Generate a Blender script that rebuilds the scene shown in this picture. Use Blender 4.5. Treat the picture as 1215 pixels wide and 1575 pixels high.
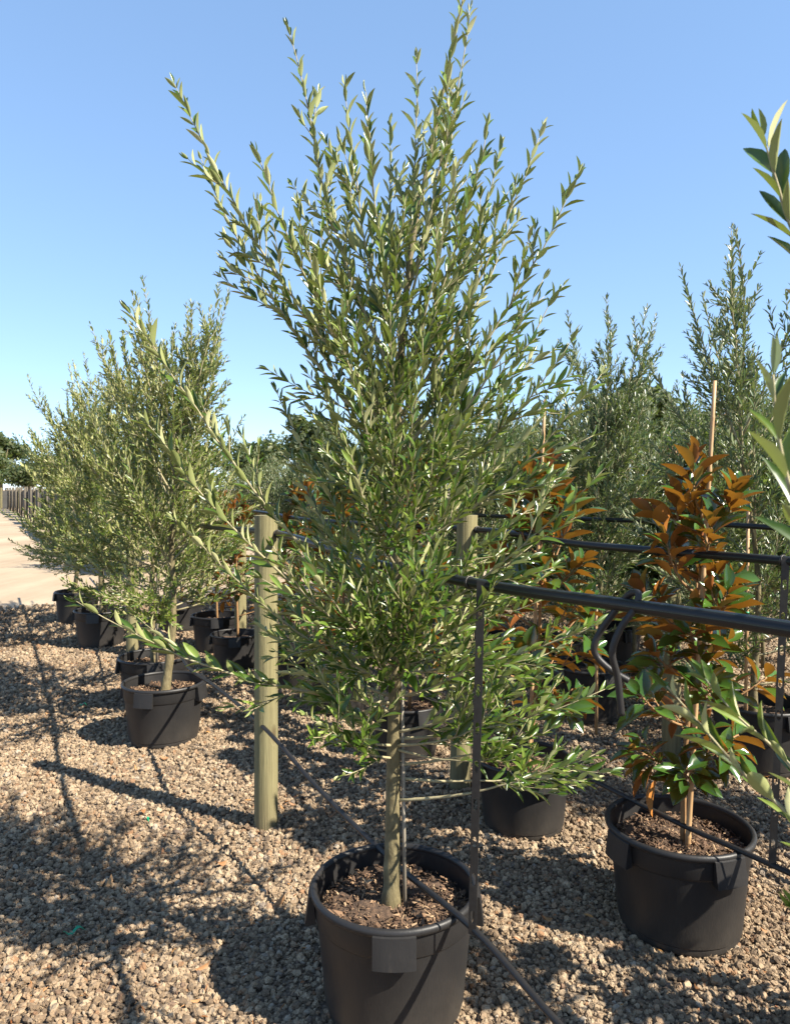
import bpy, math, random
import numpy as np
from mathutils import Matrix, Vector

for o in list(bpy.data.objects):
    bpy.data.objects.remove(o)
scene = bpy.context.scene
COL = scene.collection
R = math.radians

# ------------------------------------------------------------------ camera
CAM_H, FPX = 1.60, 1130.0           # eye height (m); focal length in pixels of a 1575 px tall frame
cam_d = bpy.data.cameras.new('camera')
cam = bpy.data.objects.new('camera', cam_d); COL.objects.link(cam)
cam.location = (0, 0, CAM_H)
cam.rotation_euler = (R(90), 0, 0)
cam_d.sensor_fit = 'VERTICAL'; cam_d.sensor_height = 36.0
cam_d.lens = 36.0 * FPX / 1575.0
cam_d.shift_y = -35.5 / 1575.0
cam_d.clip_start = 0.02; cam_d.clip_end = 3000
cam_d.dof.use_dof = True; cam_d.dof.focus_distance = 2.5; cam_d.dof.aperture_fstop = 9.0
scene.camera = cam

# ------------------------------------------------------------------ sky, sun, exposure
SUN_EL = 42.0
SUN_DIR = Vector((0.88, -0.47, math.tan(R(SUN_EL)) * math.hypot(.88, .47))).normalized()
world = bpy.data.worlds.new('World'); scene.world = world
world.use_nodes = True
wn = world.node_tree.nodes; wl = world.node_tree.links
sky = wn.new('ShaderNodeTexSky'); sky.sky_type = 'NISHITA'
sky.sun_disc = False
sky.sun_elevation = R(SUN_EL)
sky.sun_rotation = math.atan2(SUN_DIR.x, SUN_DIR.y)
sky.air_density = 0.5; sky.dust_density = 0.0; sky.ozone_density = 3.0
bg = wn['Background']; bg.inputs['Strength'].default_value = 0.15
gm = wn.new('ShaderNodeGamma'); gm.inputs[1].default_value = 0.47      # softer roll-off from horizon to zenith
hs = wn.new('ShaderNodeHueSaturation'); hs.inputs['Hue'].default_value = 0.502; hs.inputs['Saturation'].default_value = 1.42; hs.inputs['Value'].default_value = 1.58
wl.new(sky.outputs[0], gm.inputs[0]); wl.new(gm.outputs[0], hs.inputs['Color']); wl.new(hs.outputs[0], bg.inputs[0])
sun_d = bpy.data.lights.new('sun', 'SUN'); sun_d.energy = 5.0; sun_d.angle = R(0.53)
sun_d.color = (1.0, 0.925, 0.79)
sun = bpy.data.objects.new('sun', sun_d); COL.objects.link(sun)
sun.rotation_euler = SUN_DIR.to_track_quat('Z', 'Y').to_euler()
vs = scene.view_settings
vs.view_transform = 'Standard'; vs.look = 'None'; vs.gamma = 1.0
vs.use_curve_mapping = False; vs.exposure = 1.50

# ------------------------------------------------------------------ helpers
UP = np.array([0., 0., 1.])
U = np.array([-.5, .866, 0.])       # along the rows, away from the camera
W = np.array([.866, .5, 0.])        # across the rows


def norm(v):
    v = np.asarray(v, float)
    return v / np.maximum(np.linalg.norm(v, axis=-1, keepdims=True), 1e-9)


def make_mesh(name, V, F, mat=None, smooth=True, attrs=None):
    """V (n,3), F: list of tuples or (m,k) array"""
    me = bpy.data.meshes.new(name)
    V = np.asarray(V, np.float32)
    if isinstance(F, np.ndarray):
        m, k = F.shape
        me.vertices.add(len(V)); me.vertices.foreach_set('co', V.ravel())
        me.loops.add(m * k); me.loops.foreach_set('vertex_index', F.astype(np.int32).ravel())
        me.polygons.add(m); me.polygons.foreach_set('loop_start', np.arange(0, m * k, k, dtype=np.int32))
        me.update(calc_edges=True)
    else:
        me.from_pydata(V.tolist(), [], F)
    me.polygons.foreach_set('use_smooth', np.full(len(me.polygons), smooth))
    if attrs:
        for an, arr in attrs.items():
            a = me.attributes.new(an, 'FLOAT', 'POINT')
            a.data.foreach_set('value', np.asarray(arr, np.float32))
    if mat:
        me.materials.append(mat)
    me.validate()
    return me


def link(name, me, parent=None, loc=None):
    o = bpy.data.objects.new(name, me); COL.objects.link(o)
    if parent is not None: o.parent = parent
    if loc is not None: o.location = loc
    return o


def tag(o, label, cat, group=None):
    o['label'] = label; o['category'] = cat
    if group: o['group'] = group
    return o


def empty(name, loc, label, cat, group=None, rz=0, s=1):
    o = bpy.data.objects.new(name, None); COL.objects.link(o)
    o.empty_display_size = .1
    o.location = loc; o.rotation_euler = (0, 0, rz); o.scale = (s, s, s)
    return tag(o, label, cat, group)


class MB:
    """collects vertices and faces"""
    def __init__(self): self.V = []; self.F = []; self.n = 0

    def add(self, V, F):
        self.V.append(np.asarray(V, float)); self.F += [tuple(i + self.n for i in f) for f in F]; self.n += len(V)

    def tube(self, P, rad, sides=8, cap=True):
        P = np.asarray(P, float); n = len(P)
        rad = np.broadcast_to(np.asarray(rad, float), (n,))
        T = norm(np.gradient(P, axis=0))
        ref = np.array([0, 0, 1.]) if abs(T[0][2]) < .9 else np.array([1., 0, 0])
        a = norm(np.cross(T[0], ref))
        ang = np.linspace(0, 2 * np.pi, sides, endpoint=False)
        V = []
        for i in range(n):
            a = norm(a - T[i] * np.dot(a, T[i])); b = np.cross(T[i], a)
            V.append(P[i] + rad[i] * (np.cos(ang)[:, None] * a + np.sin(ang)[:, None] * b))
        V = np.concatenate(V)
        F = [(i * sides + j, i * sides + (j + 1) % sides, (i + 1) * sides + (j + 1) % sides, (i + 1) * sides + j)
             for i in range(n - 1) for j in range(sides)]
        if cap:
            F.append(tuple(range(sides - 1, -1, -1))); F.append(tuple((n - 1) * sides + j for j in range(sides)))
        self.add(V, F)

    def lathe(self, prof, seg=48, closed=False):
        prof = np.asarray(prof, float); m = len(prof)
        ang = np.linspace(0, 2 * np.pi, seg, endpoint=False)
        V = np.stack([np.outer(np.cos(ang), prof[:, 0]), np.outer(np.sin(ang), prof[:, 0]),
                      np.broadcast_to(prof[:, 1], (seg, m))], -1).reshape(-1, 3)
        F = [(i * m + j, ((i + 1) % seg) * m + j, ((i + 1) % seg) * m + (j + 1) % m, i * m + (j + 1) % m)
             for i in range(seg) for j in range(m if closed else m - 1)]
        self.add(V, F)

    def box(self, c, s, M=None):
        V = np.array([[x, y, z] for x in (-.5, .5) for y in (-.5, .5) for z in (-.5, .5)]) * np.asarray(s)
        if M is not None: V = V @ np.asarray(M).T
        self.add(V + np.asarray(c), [(0, 1, 3, 2), (4, 6, 7, 5), (0, 4, 5, 1), (2, 3, 7, 6), (0, 2, 6, 4), (1, 5, 7, 3)])

    def mesh(self, name, mat, smooth=True):
        return make_mesh(name, np.concatenate(self.V), self.F, mat, smooth)


def sharpen(me, deg=35):
    me.polygons.foreach_set('use_smooth', np.ones(len(me.polygons), bool))
    try: me.set_sharp_from_angle(angle=R(deg))
    except Exception: pass
    return me


# ------------------------------------------------------------------ materials
def new_mat(name):
    m = bpy.data.materials.new(name); m.use_nodes = True
    nt = m.node_tree
    return m, nt, nt.nodes, nt.links, nt.nodes['Principled BSDF']


def N(nt, kind, **kw):
    n = nt.nodes.new('ShaderNode' + kind)
    for k, v in kw.items(): setattr(n, k, v)
    return n


def noise(nt, scale, detail=4, coord=None, rough=.55):
    n = N(nt, 'TexNoise'); n.inputs['Scale'].default_value = scale
    n.inputs['Detail'].default_value = detail; n.inputs['Roughness'].default_value = rough
    if coord is not None: nt.links.new(coord, n.inputs['Vector'])
    return n.outputs['Fac']


def ramp(nt, fac, stops):
    r = N(nt, 'ValToRGB'); e = r.color_ramp.elements
    while len(e) < len(stops): e.new(.5)
    for i, (p, c) in enumerate(stops):
        e[i].position = p; e[i].color = (*c, 1)
    nt.links.new(fac, r.inputs[0])
    return r.outputs['Color']


def mixc(nt, fac, a, b, mode='MIX'):
    m = N(nt, 'Mix', data_type='RGBA', blend_type=mode)
    for sock, v in ((m.inputs[0], fac), (m.inputs[6], a), (m.inputs[7], b)):
        if hasattr(v, 'is_linked'): nt.links.new(v, sock)
        elif isinstance(v, (int, float)): sock.default_value = v
        else: sock.default_value = (*v, 1)
    return m.outputs[2]


def math_(nt, op, a, b=0.0):
    m = N(nt, 'Math', operation=op)
    for sock, v in ((m.inputs[0], a), (m.inputs[1], b)):
        if hasattr(v, 'is_linked'): nt.links.new(v, sock)
        else: sock.default_value = v
    return m.outputs[0]


def bump(nt, h, bsdf, strength=.4, dist=.01):
    b = N(nt, 'Bump'); b.inputs['Strength'].default_value = strength; b.inputs['Distance'].default_value = dist
    nt.links.new(h, b.inputs['Height']); nt.links.new(b.outputs[0], bsdf.inputs['Normal'])


def obj_coord(nt): return N(nt, 'TexCoord').outputs['Object']


def stretch(nt, coord, s):
    m = N(nt, 'Mapping'); m.inputs['Scale'].default_value = s
    nt.links.new(coord, m.inputs['Vector']); return m.outputs[0]


def leaf_rnd(nt):
    a = N(nt, 'Attribute', attribute_name='rnd').outputs['Fac']
    r = N(nt, 'ObjectInfo').outputs['Random']
    return math_(nt, 'FRACT', math_(nt, 'ADD', a, r))


def leaf_mat(name, top, under, rough_top=.32, rough_under=.6, transl=.22, tcol=(.25, .34, .06), spec=.5):
    """upper and lower sides of a leaf are different tissues: glossy above, felted below"""
    m, nt, nn, ll, p = new_mat(name)
    rnd = leaf_rnd(nt)
    side = N(nt, 'NewGeometry').outputs['Backfacing']
    ct = ramp(nt, rnd, top); cu = ramp(nt, rnd, under)
    ll.new(mixc(nt, side, ct, cu), p.inputs['Base Color'])
    rr = N(nt, 'MapRange'); ll.new(side, rr.inputs[0])
    rr.inputs[3].default_value = rough_top; rr.inputs[4].default_value = rough_under
    ll.new(rr.outputs[0], p.inputs['Roughness'])
    p.inputs['Specular IOR Level'].default_value = spec
    t = N(nt, 'BsdfTranslucent'); t.inputs['Color'].default_value = (*tcol, 1)
    mx = N(nt, 'MixShader'); mx.inputs[0].default_value = transl
    ll.new(p.outputs[0], mx.inputs[1]); ll.new(t.outputs[0], mx.inputs[2])
    ll.new(mx.outputs[0], nn['Material Output'].inputs['Surface'])
    return m


M = {}
M['olive'] = leaf_mat('olive_leaf', [(0, (.022, .054, .005)), (.5, (.050, .096, .010)), (.85, (.095, .150, .018)), (1, (.17, .22, .04))],
                      [(0, (.165, .190, .060)), (.6, (.265, .280, .105)), (1, (.44, .43, .23))], transl=.14, tcol=(.24, .34, .04))
M['olive_pale'] = leaf_mat('olive_leaf_pale', [(0, (.038, .068, .008)), (.6, (.085, .124, .016)), (1, (.17, .20, .038))],
                           [(0, (.22, .23, .075)), (.6, (.31, .31, .115)), (1, (.44, .43, .21))], rough_top=.38, transl=.16)
M['olive_grey'] = leaf_mat('olive_leaf_grey', [(0, (.024, .052, .014)), (.6, (.050, .085, .025)), (1, (.09, .125, .045))],
                           [(0, (.14, .17, .085)), (1, (.27, .29, .17))], rough_top=.33, transl=.15)
M['magnolia'] = leaf_mat('magnolia_leaf', [(0, (.018, .050, .008)), (.55, (.030, .080, .012)), (1, (.065, .135, .022))],
                         [(0, (.15, .042, .007)), (.5, (.28, .090, .011)), (.8, (.39, .150, .016)), (1, (.22, .17, .032))],
                         rough_top=.17, rough_under=.65, transl=.16, tcol=(.45, .20, .02), spec=.6)
M['shrub'] = leaf_mat('shrub_leaf', [(0, (.03, .065, .012)), (1, (.075, .13, .03))], [(0, (.08, .12, .04)), (1, (.13, .17, .07))])
M['far_leaf'] = leaf_mat('distant_leaf', [(0, (.022, .042, .010)), (.6, (.045, .066, .018)), (1, (.085, .090, .032))],
                         [(0, (.03, .05, .015)), (1, (.08, .09, .035))], rough_top=.6)
M['dry_bloom'] = leaf_mat('dried_flower', [(0, (.30, .15, .08)), (1, (.46, .27, .17))], [(0, (.3, .15, .08)), (1, (.46, .27, .17))],
                          rough_top=.9, rough_under=.9, tcol=(.4, .2, .1))
M['litter'] = leaf_mat('dead_leaf', [(0, (.16, .055, .018)), (.6, (.30, .12, .035)), (1, (.42, .21, .06))],
                       [(0, (.22, .10, .04)), (1, (.40, .22, .09))], rough_top=.55, transl=.1, tcol=(.4, .2, .05))


def wood_mat(name, c0, c1, c2, scale=1.0, zs=.06, b=.5, rough=.8):
    m, nt, nn, ll, p = new_mat(name)
    oc = obj_coord(nt)
    g = noise(nt, 60 * scale, 6, stretch(nt, oc, (1, 1, zs)), .65)
    k = noise(nt, 7 * scale, 4, oc)
    col = ramp(nt, g, [(.25, c0), (.5, c1), (.78, c2)])
    ll.new(mixc(nt, math_(nt, 'MULTIPLY', k, .55), col, c0), p.inputs['Base Color'])
    p.inputs['Roughness'].default_value = rough
    bump(nt, g, p, b, .004)
    return m


def post_mat():
    m, nt, nn, ll, p = new_mat('treated_pine')
    oc = obj_coord(nt)
    g = noise(nt, 55, 6, stretch(nt, oc, (1, 1, .03)), .7)
    streak = noise(nt, 17, 5, stretch(nt, oc, (1, 1, .07)), .65)
    blot = noise(nt, 5, 5, oc, .6)
    v = N(nt, 'TexVoronoi'); v.inputs['Scale'].default_value = 5.5; ll.new(stretch(nt, oc, (1, 1, .45)), v.inputs['Vector'])
    knot = ramp(nt, v.outputs['Distance'], [(.05, (1, 1, 1)), (.13, (0, 0, 0))])
    c = ramp(nt, g, [(.28, (.065, .052, .022)), (.46, (.165, .140, .060)), (.72, (.245, .215, .105))])
    c = mixc(nt, ramp(nt, streak, [(.5, (0, 0, 0)), (.68, (.7, .7, .7))]), c, (.12, .10, .05))
    c = mixc(nt, math_(nt, 'MULTIPLY', blot, .45), c, (.20, .185, .10))
    c = mixc(nt, math_(nt, 'MULTIPLY', knot, .8), c, (.07, .045, .02))
    sep = N(nt, 'SeparateXYZ'); ll.new(oc, sep.inputs[0])
    mr = N(nt, 'MapRange'); ll.new(sep.outputs[2], mr.inputs[0]); mr.inputs[1].default_value = 0; mr.inputs[2].default_value = .22; mr.inputs[3].default_value = .8; mr.inputs[4].default_value = 0
    c = mixc(nt, math_(nt, 'MULTIPLY', mr.outputs[0], blot), c, (.11, .078, .045))         # splashed earth
    ll.new(c, p.inputs['Base Color']); p.inputs['Roughness'].default_value = .85
    bump(nt, math_(nt, 'SUBTRACT', math_(nt, 'ADD', g, streak), knot), p, .9, .006)
    return m


M['post'] = post_mat()
M['bark'] = wood_mat('olive_bark', (.060, .048, .024), (.155, .125, .058), (.27, .225, .12), 1.0, .45, 1.0)
M['twig'] = wood_mat('olive_twig', (.20, .17, .09), (.33, .285, .165), (.42, .38, .25), 2, .5, .2)
M['stem_rust'] = wood_mat('magnolia_stem', (.16, .085, .035), (.27, .15, .06), (.36, .21, .09), 2, .3, .3)
M['bamboo'] = wood_mat('bamboo_cane', (.30, .17, .075), (.44, .27, .13), (.56, .37, .20), 1.6, .05, .15, .55)
M['grey_stake'] = wood_mat('weathered_stake', (.16, .13, .095), (.26, .225, .17), (.38, .34, .28), 1.6, .05, .2, .7)


def plastic_mat(name, c, dust, rough=.42, lo=.15):
    m, nt, nn, ll, p = new_mat(name)
    oc = obj_coord(nt)
    sep = N(nt, 'SeparateXYZ'); ll.new(oc, sep.inputs[0])
    mp = N(nt, 'MapRange'); ll.new(sep.outputs[2], mp.inputs[0])     # splashed dust sits low on the pot
    mp.inputs[1].default_value = 0; mp.inputs[2].default_value = .22; mp.inputs[3].default_value = .65; mp.inputs[4].default_value = lo
    n1 = noise(nt, 9, 6, oc, .65); n2 = noise(nt, 160, 3, stretch(nt, oc, (1, 1, .25)))
    d = math_(nt, 'MULTIPLY', mp.outputs[0], math_(nt, 'MULTIPLY', n1, math_(nt, 'ADD', n2, .45)))
    ll.new(mixc(nt, d, c, dust), p.inputs['Base Color'])
    r = N(nt, 'MapRange'); ll.new(n1, r.inputs[0])
    r.inputs[3].default_value = rough - .12; r.inputs[4].default_value = rough + .22
    ll.new(r.outputs[0], p.inputs['Roughness']); p.inputs['Specular IOR Level'].default_value = .36
    st = noise(nt, 30, 5, stretch(nt, oc, (1, 1, .12)), .7)
    bump(nt, math_(nt, 'ADD', n2, math_(nt, 'MULTIPLY', n1, 3.0)), p, .22, .002)
    w = ramp(nt, st, [(.60, (0, 0, 0)), (.74, (.6, .6, .6))])                 # chalky scuffs and dried splashes
    d2 = math_(nt, 'MAXIMUM', d, math_(nt, 'MULTIPLY', w, n1))
    ll.new(mixc(nt, d2, c, dust), p.inputs['Base Color'])
    return m


M['pot'] = plastic_mat('black_pot_plastic', (.0125, .0125, .0135), (.075, .062, .048))
M['hose'] = plastic_mat('black_poly_hose', (.010, .010, .011), (.07, .06, .05), .42, .2)


def pipe_mat():
    m, nt, nn, ll, p = new_mat('striped_poly_pipe')
    a = N(nt, 'Attribute', attribute_name='ang').outputs['Fac']
    f = math_(nt, 'FRACT', math_(nt, 'MULTIPLY', a, 6.0))
    s = math_(nt, 'LESS_THAN', math_(nt, 'ABSOLUTE', math_(nt, 'SUBTRACT', f, .5)), .022)
    n = noise(nt, 25, 4, obj_coord(nt))
    s = math_(nt, 'MULTIPLY', s, math_(nt, 'ADD', n, .1))
    ll.new(mixc(nt, s, (.012, .012, .013), (.07, .13, .10)), p.inputs['Base Color'])
    p.inputs['Roughness'].default_value = .36; p.inputs['Specular IOR Level'].default_value = .3
    bump(nt, n, p, .06, .002)
    return m


M['pipe'] = pipe_mat()


def simple(name, c, rough=.6, metal=0.0, var=.25, sc=30):
    m, nt, nn, ll, p = new_mat(name)
    n = noise(nt, sc, 5, obj_coord(nt))
    ll.new(mixc(nt, n, tuple(x * (1 - var) for x in c), tuple(min(1, x * (1 + var)) for x in c)), p.inputs['Base Color'])
    p.inputs['Roughness'].default_value = rough; p.inputs['Metallic'].default_value = metal
    return m


M['strap'] = simple('dull_steel_strap', (.045, .043, .041), .5, .6, .5, 60)
M['wire'] = simple('tie_wire', (.06, .055, .05), .5, .6)
M['green_tape'] = simple('green_tape', (.0, .22, .10), .4)
M['white_label'] = simple('white_plant_label', (.7, .7, .68), .5, 0, .08)
M['shade_cloth'] = simple('shade_cloth', (.035, .037, .040), .9, 0, .5, 3)
M['fence_post'] = simple('weathered_post', (.085, .07, .05), .9, 0, .4, 6)
M['wall_grey'] = simple('weathered_boards', (.085, .08, .072), .9, 0, .35, 2)


def soil_mat():
    m, nt, nn, ll, p = new_mat('potting_mix')
    oc = obj_coord(nt)
    n = noise(nt, 55, 8, oc, .7); k = noise(nt, 9, 3, oc)
    c = ramp(nt, n, [(.3, (.030, .018, .011)), (.5, (.085, .052, .032)), (.68, (.19, .115, .068)), (.85, (.30, .20, .12))])
    ll.new(mixc(nt, math_(nt, 'MULTIPLY', k, .5), c, (.05, .03, .02)), p.inputs['Base Color'])
    p.inputs['Roughness'].default_value = .95
    bump(nt, n, p, .9, .012)
    return m


M['soil'] = soil_mat()


def chip_mat():
    m, nt, nn, ll, p = new_mat('bark_chip')
    rnd = leaf_rnd(nt)
    ll.new(ramp(nt, rnd, [(0, (.040, .024, .014)), (.5, (.11, .062, .036)), (.8, (.21, .125, .07)), (1, (.42, .29, .17))]), p.inputs['Base Color'])
    p.inputs['Roughness'].default_value = .9
    return m


M['chip'] = chip_mat()


def stone_mat():
    m, nt, nn, ll, p = new_mat('crushed_stone')
    r = N(nt, 'ObjectInfo').outputs['Random']
    oc = obj_coord(nt)
    pos = N(nt, 'NewGeometry').outputs['Position']
    n = noise(nt, 2.2, 5, oc, .7)
    c = ramp(nt, r, [(0, (.11, .076, .048)), (.22, (.225, .158, .097)), (.5, (.330, .240, .150)), (.82, (.46, .350, .230)), (.92, (.26, .135, .062)), (.96, (.13, .10, .08)), (1, (.44, .37, .28))])
    c = mixc(nt, n, c, mixc(nt, .5, c, (.14, .10, .066)))
    patch = ramp(nt, noise(nt, 1.1, 5, pos, .6), [(.48, (1, 1, 1)), (.72, (.74, .68, .62))])   # dirtier, finer patches
    ll.new(mixc(nt, 1.0, c, patch, 'MULTIPLY'), p.inputs['Base Color'])
    p.inputs['Roughness'].default_value = .92
    bump(nt, n, p, .35, .1)
    return m


M['stone'] = stone_mat()


def bed_mat():
    m, nt, nn, ll, p = new_mat('gravel_bed')
    oc = obj_coord(nt)
    v = N(nt, 'TexVoronoi'); v.inputs['Scale'].default_value = 62; ll.new(oc, v.inputs['Vector'])
    hsv = N(nt, 'SeparateColor'); ll.new(v.outputs['Color'], hsv.inputs[0])
    c = ramp(nt, hsv.outputs[0], [(0, (.10, .072, .048)), (.4, (.20, .148, .10)), (1, (.33, .25, .175))])
    d = ramp(nt, v.outputs['Distance'], [(.25, (1, 1, 1)), (.75, (.35, .33, .32))])
    k = noise(nt, 1.3, 4, oc)
    c2 = mixc(nt, 1.0, c, d, 'MULTIPLY')
    ll.new(mixc(nt, math_(nt, 'MULTIPLY', k, .35), c2, (.09, .066, .045)), p.inputs['Base Color'])
    p.inputs['Roughness'].default_value = .95
    bump(nt, math_(nt, 'SUBTRACT', 1.0, v.outputs['Distance']), p, .9, .012)
    return m


M['bed'] = bed_mat()


def sand_mat():
    m, nt, nn, ll, p = new_mat('sandy_ground')
    oc = obj_coord(nt)
    a = noise(nt, .35, 6, oc, .6); b = noise(nt, 14, 6, oc, .7)
    mp = N(nt, 'Mapping'); mp.inputs['Rotation'].default_value = (0, 0, R(-30)); mp.inputs['Scale'].default_value = (.8, .06, 1)
    ll.new(oc, mp.inputs['Vector'])
    trk = noise(nt, 1.6, 5, mp.outputs[0], .6)
    c = ramp(nt, a, [(.3, (.30, .225, .148)), (.55, (.40, .31, .212)), (.75, (.47, .37, .26))])
    c = mixc(nt, math_(nt, 'MULTIPLY', b, .45), c, (.24, .175, .112))
    tr = ramp(nt, trk, [(.42, (1, 1, 1)), (.57, (.86, .84, .82)), (.66, (.97, .97, .97))])
    ll.new(mixc(nt, 1.0, c, tr, 'MULTIPLY'), p.inputs['Base Color'])
    p.inputs['Roughness'].default_value = .95
    bump(nt, math_(nt, 'ADD', b, trk), p, .5, .02)
    return m


M['sand'] = sand_mat()

# ------------------------------------------------------------------ ground, gravel
rng = np.random.default_rng(7)
g = link('ground', make_mesh('ground', [(-900, -300, -.012), (900, -300, -.012), (900, 1800, -.012), (-900, 1800, -.012)], [(0, 1, 2, 3)], M['sand'], False))
g['kind'] = 'structure'

U_END = 10.6      # the gravel bed stops here, the sandy track begins


def gravel_edge(s): return U_END + .35 * math.sin(s * .9 + 1) + .18 * math.sin(s * 2.7)


def bed_height(x, y):
    return .006 * np.sin(x * 2.1 + 1) * np.cos(y * 1.7) + .004 * np.sin(x * 5.3 + y * 3.1)


gv, gf = [], []
nu, nw = 60, 60
for i in range(nw + 1):
    s = -9 + 24 * i / nw
    e = gravel_edge(s)
    for j in range(nu + 1):
        t = -6 + (e + 6) * j / nu
        q = W * s + U * t
        gv.append((q[0], q[1], float(bed_height(q[0], q[1])) if j < nu else -.010))
for i in range(nw):
    for j in range(nu):
        a = i * (nu + 1) + j
        gf.append((a, a + nu + 1, a + nu + 2, a + 1))
gb = link('gravel_bed', make_mesh('gravel_bed', gv, gf, M['bed'], True)); gb['kind'] = 'structure'


def gravel():
    pts, scl = [], []
    for y0, y1, dens, sc in ((1.5, 3.2, 7400, .0072), (3.2, 5.0, 5200, .0078), (5.0, 7.5, 2700, .0095), (7.5, 12.2, 1100, .0122)):
        xm = .56 * y1 + .9
        n = int((y1 - y0) * 2 * xm * dens)
        p = np.stack([rng.uniform(-xm, xm, n), rng.uniform(y0, y1, n)], 1)
        keep = np.abs(p[:, 0]) < .56 * p[:, 1] + .75
        uu = p @ U[:2]; ww = p @ W[:2]
        keep &= uu < U_END + .35 * np.sin(ww * .9 + 1) + .18 * np.sin(ww * 2.7) + rng.normal(0, .18, n)
        p = p[keep]
        pts.append(p); scl.append(sc * np.exp(rng.normal(0, .30, len(p))).clip(.45, 1.9))
    p = np.concatenate(pts); s = np.concatenate(scl)
    n = len(p)
    z = bed_height(p[:, 0], p[:, 1]) + s * rng.uniform(0, 1.1, n)
    me = bpy.data.meshes.new('gravel')
    me.vertices.add(n); me.vertices.foreach_set('co', np.column_stack([p, z]).astype(np.float32).ravel())
    a = me.attributes.new('scl', 'FLOAT_VECTOR', 'POINT')
    sv = s[:, None] * np.column_stack([rng.uniform(.85, 1.25, n), rng.uniform(.75, 1.1, n), rng.uniform(.55, .95, n)])
    a.data.foreach_set('vector', sv.astype(np.float32).ravel())
    a = me.attributes.new('rot', 'FLOAT_VECTOR', 'POINT')
    rt = np.column_stack([rng.normal(0, .55, n), rng.normal(0, .55, n), rng.uniform(0, 6.28, n)])
    a.data.foreach_set('vector', rt.astype(np.float32).ravel())
    a = me.attributes.new('idx', 'INT', 'POINT')
    a.data.foreach_set('value', rng.integers(0, 7, n).astype(np.int32))
    me.materials.append(M['stone'])
    o = link('gravel', me); o['kind'] = 'stuff'
    tag(o, 'pale tan crushed stone gravel covering the ground', 'gravel')
    ng = bpy.data.node_groups.new('gravel_scatter', 'GeometryNodeTree')
    ng.interface.new_socket('Geometry', in_out='INPUT', socket_type='NodeSocketGeometry')
    ng.interface.new_socket('Geometry', in_out='OUTPUT', socket_type='NodeSocketGeometry')
    nd, lk = ng.nodes, ng.links
    gi = nd.new('NodeGroupInput'); go = nd.new('NodeGroupOutput')
    jn = nd.new('GeometryNodeJoinGeometry')
    for k in range(7):
        ico = nd.new('GeometryNodeMeshIcoSphere'); ico.inputs['Radius'].default_value = 1; ico.inputs['Subdivisions'].default_value = 2
        sp = nd.new('GeometryNodeSetPosition')
        pos = nd.new('GeometryNodeInputPosition')
        nz = nd.new('ShaderNodeTexNoise'); nz.noise_dimensions = '4D'
        nz.inputs['W'].default_value = k * 3.7 + .4; nz.inputs['Scale'].default_value = 1.4; nz.inputs['Detail'].default_value = 2.0
        lk.new(pos.outputs[0], nz.inputs['Vector'])
        sub = nd.new('ShaderNodeVectorMath'); sub.operation = 'SUBTRACT'; sub.inputs[1].default_value = (.5, .5, .5)
        lk.new(nz.outputs['Color'], sub.inputs[0])
        ml = nd.new('ShaderNodeVectorMath'); ml.operation = 'SCALE'; ml.inputs['Scale'].default_value = 2.3
        lk.new(sub.outputs[0], ml.inputs[0])
        lk.new(ico.outputs['Mesh'], sp.inputs['Geometry']); lk.new(ml.outputs[0], sp.inputs['Offset'])
        sm = nd.new('GeometryNodeSetMaterial'); sm.inputs['Material'].default_value = M['stone']
        lk.new(sp.outputs[0], sm.inputs['Geometry'])
        sh = nd.new('GeometryNodeSetShadeSmooth'); sh.inputs['Shade Smooth'].default_value = False
        lk.new(sm.outputs[0], sh.inputs['Geometry'])
        gti = nd.new('GeometryNodeGeometryToInstance'); lk.new(sh.outputs[0], gti.inputs[0])
        lk.new(gti.outputs[0], jn.inputs[0])

    def attr(nm, t):
        n_ = nd.new('GeometryNodeInputNamedAttribute'); n_.data_type = t; n_.inputs['Name'].default_value = nm
        return n_.outputs['Attribute']
    iop = nd.new('GeometryNodeInstanceOnPoints')
    lk.new(gi.outputs[0], iop.inputs['Points']); lk.new(jn.outputs[0], iop.inputs['Instance'])
    iop.inputs['Pick Instance'].default_value = True
    lk.new(attr('idx', 'INT'), iop.inputs['Instance Index'])
    e2r = nd.new('FunctionNodeEulerToRotation'); lk.new(attr('rot', 'FLOAT_VECTOR'), e2r.inputs[0])
    lk.new(e2r.outputs[0], iop.inputs['Rotation'])
    lk.new(attr('scl', 'FLOAT_VECTOR'), iop.inputs['Scale'])
    lk.new(iop.outputs[0], go.inputs[0])
    md = o.modifiers.new('scatter', 'NODES'); md.node_group = ng


gravel()


# ------------------------------------------------------------------ leaves and shoots
def leaf_verts(kind='olive', rings=4):
    """unit leaf: length 1 along y, width given, upper side +z; returns verts, tris"""
    if kind == 'olive':
        ts = np.linspace(.14, .88, rings) if rings > 2 else np.array([.28, .70]); w = .5 * np.sin(np.pi * ts ** .92) ** .82
        rec, fold = .10, .10
    elif kind == 'magnolia':
        ts = np.array([.10, .3, .52, .72, .89]); w = .5 * np.array([.30, .80, 1.0, .84, .42]); rec, fold = .16, .16
    else:
        ts = np.array([.25, .6]); w = .5 * np.array([.9, .85]); rec, fold = .1, .12
    V = [(0, 0, 0)]
    for t, ww in zip(ts, w):
        z = -rec * t * t
        V += [(-ww, t, z + fold * ww * 2), (0, t, z), (ww, t, z + fold * ww * 2)]
    V.append((0, 1, -rec))
    F = [(0, 3, 2), (0, 2, 1)]
    n = len(ts)
    for i in range(n - 1):
        a = 1 + 3 * i; b = a + 3
        F += [(a, a + 1, b + 1), (a, b + 1, b), (a + 1, a + 2, b + 2), (a + 1, b + 2, b + 1)]
    a = 1 + 3 * (n - 1); t = 1 + 3 * n
    F += [(a, a + 1, t), (a + 1, a + 2, t)]
    return np.array(V, float), np.array(F)


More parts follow.
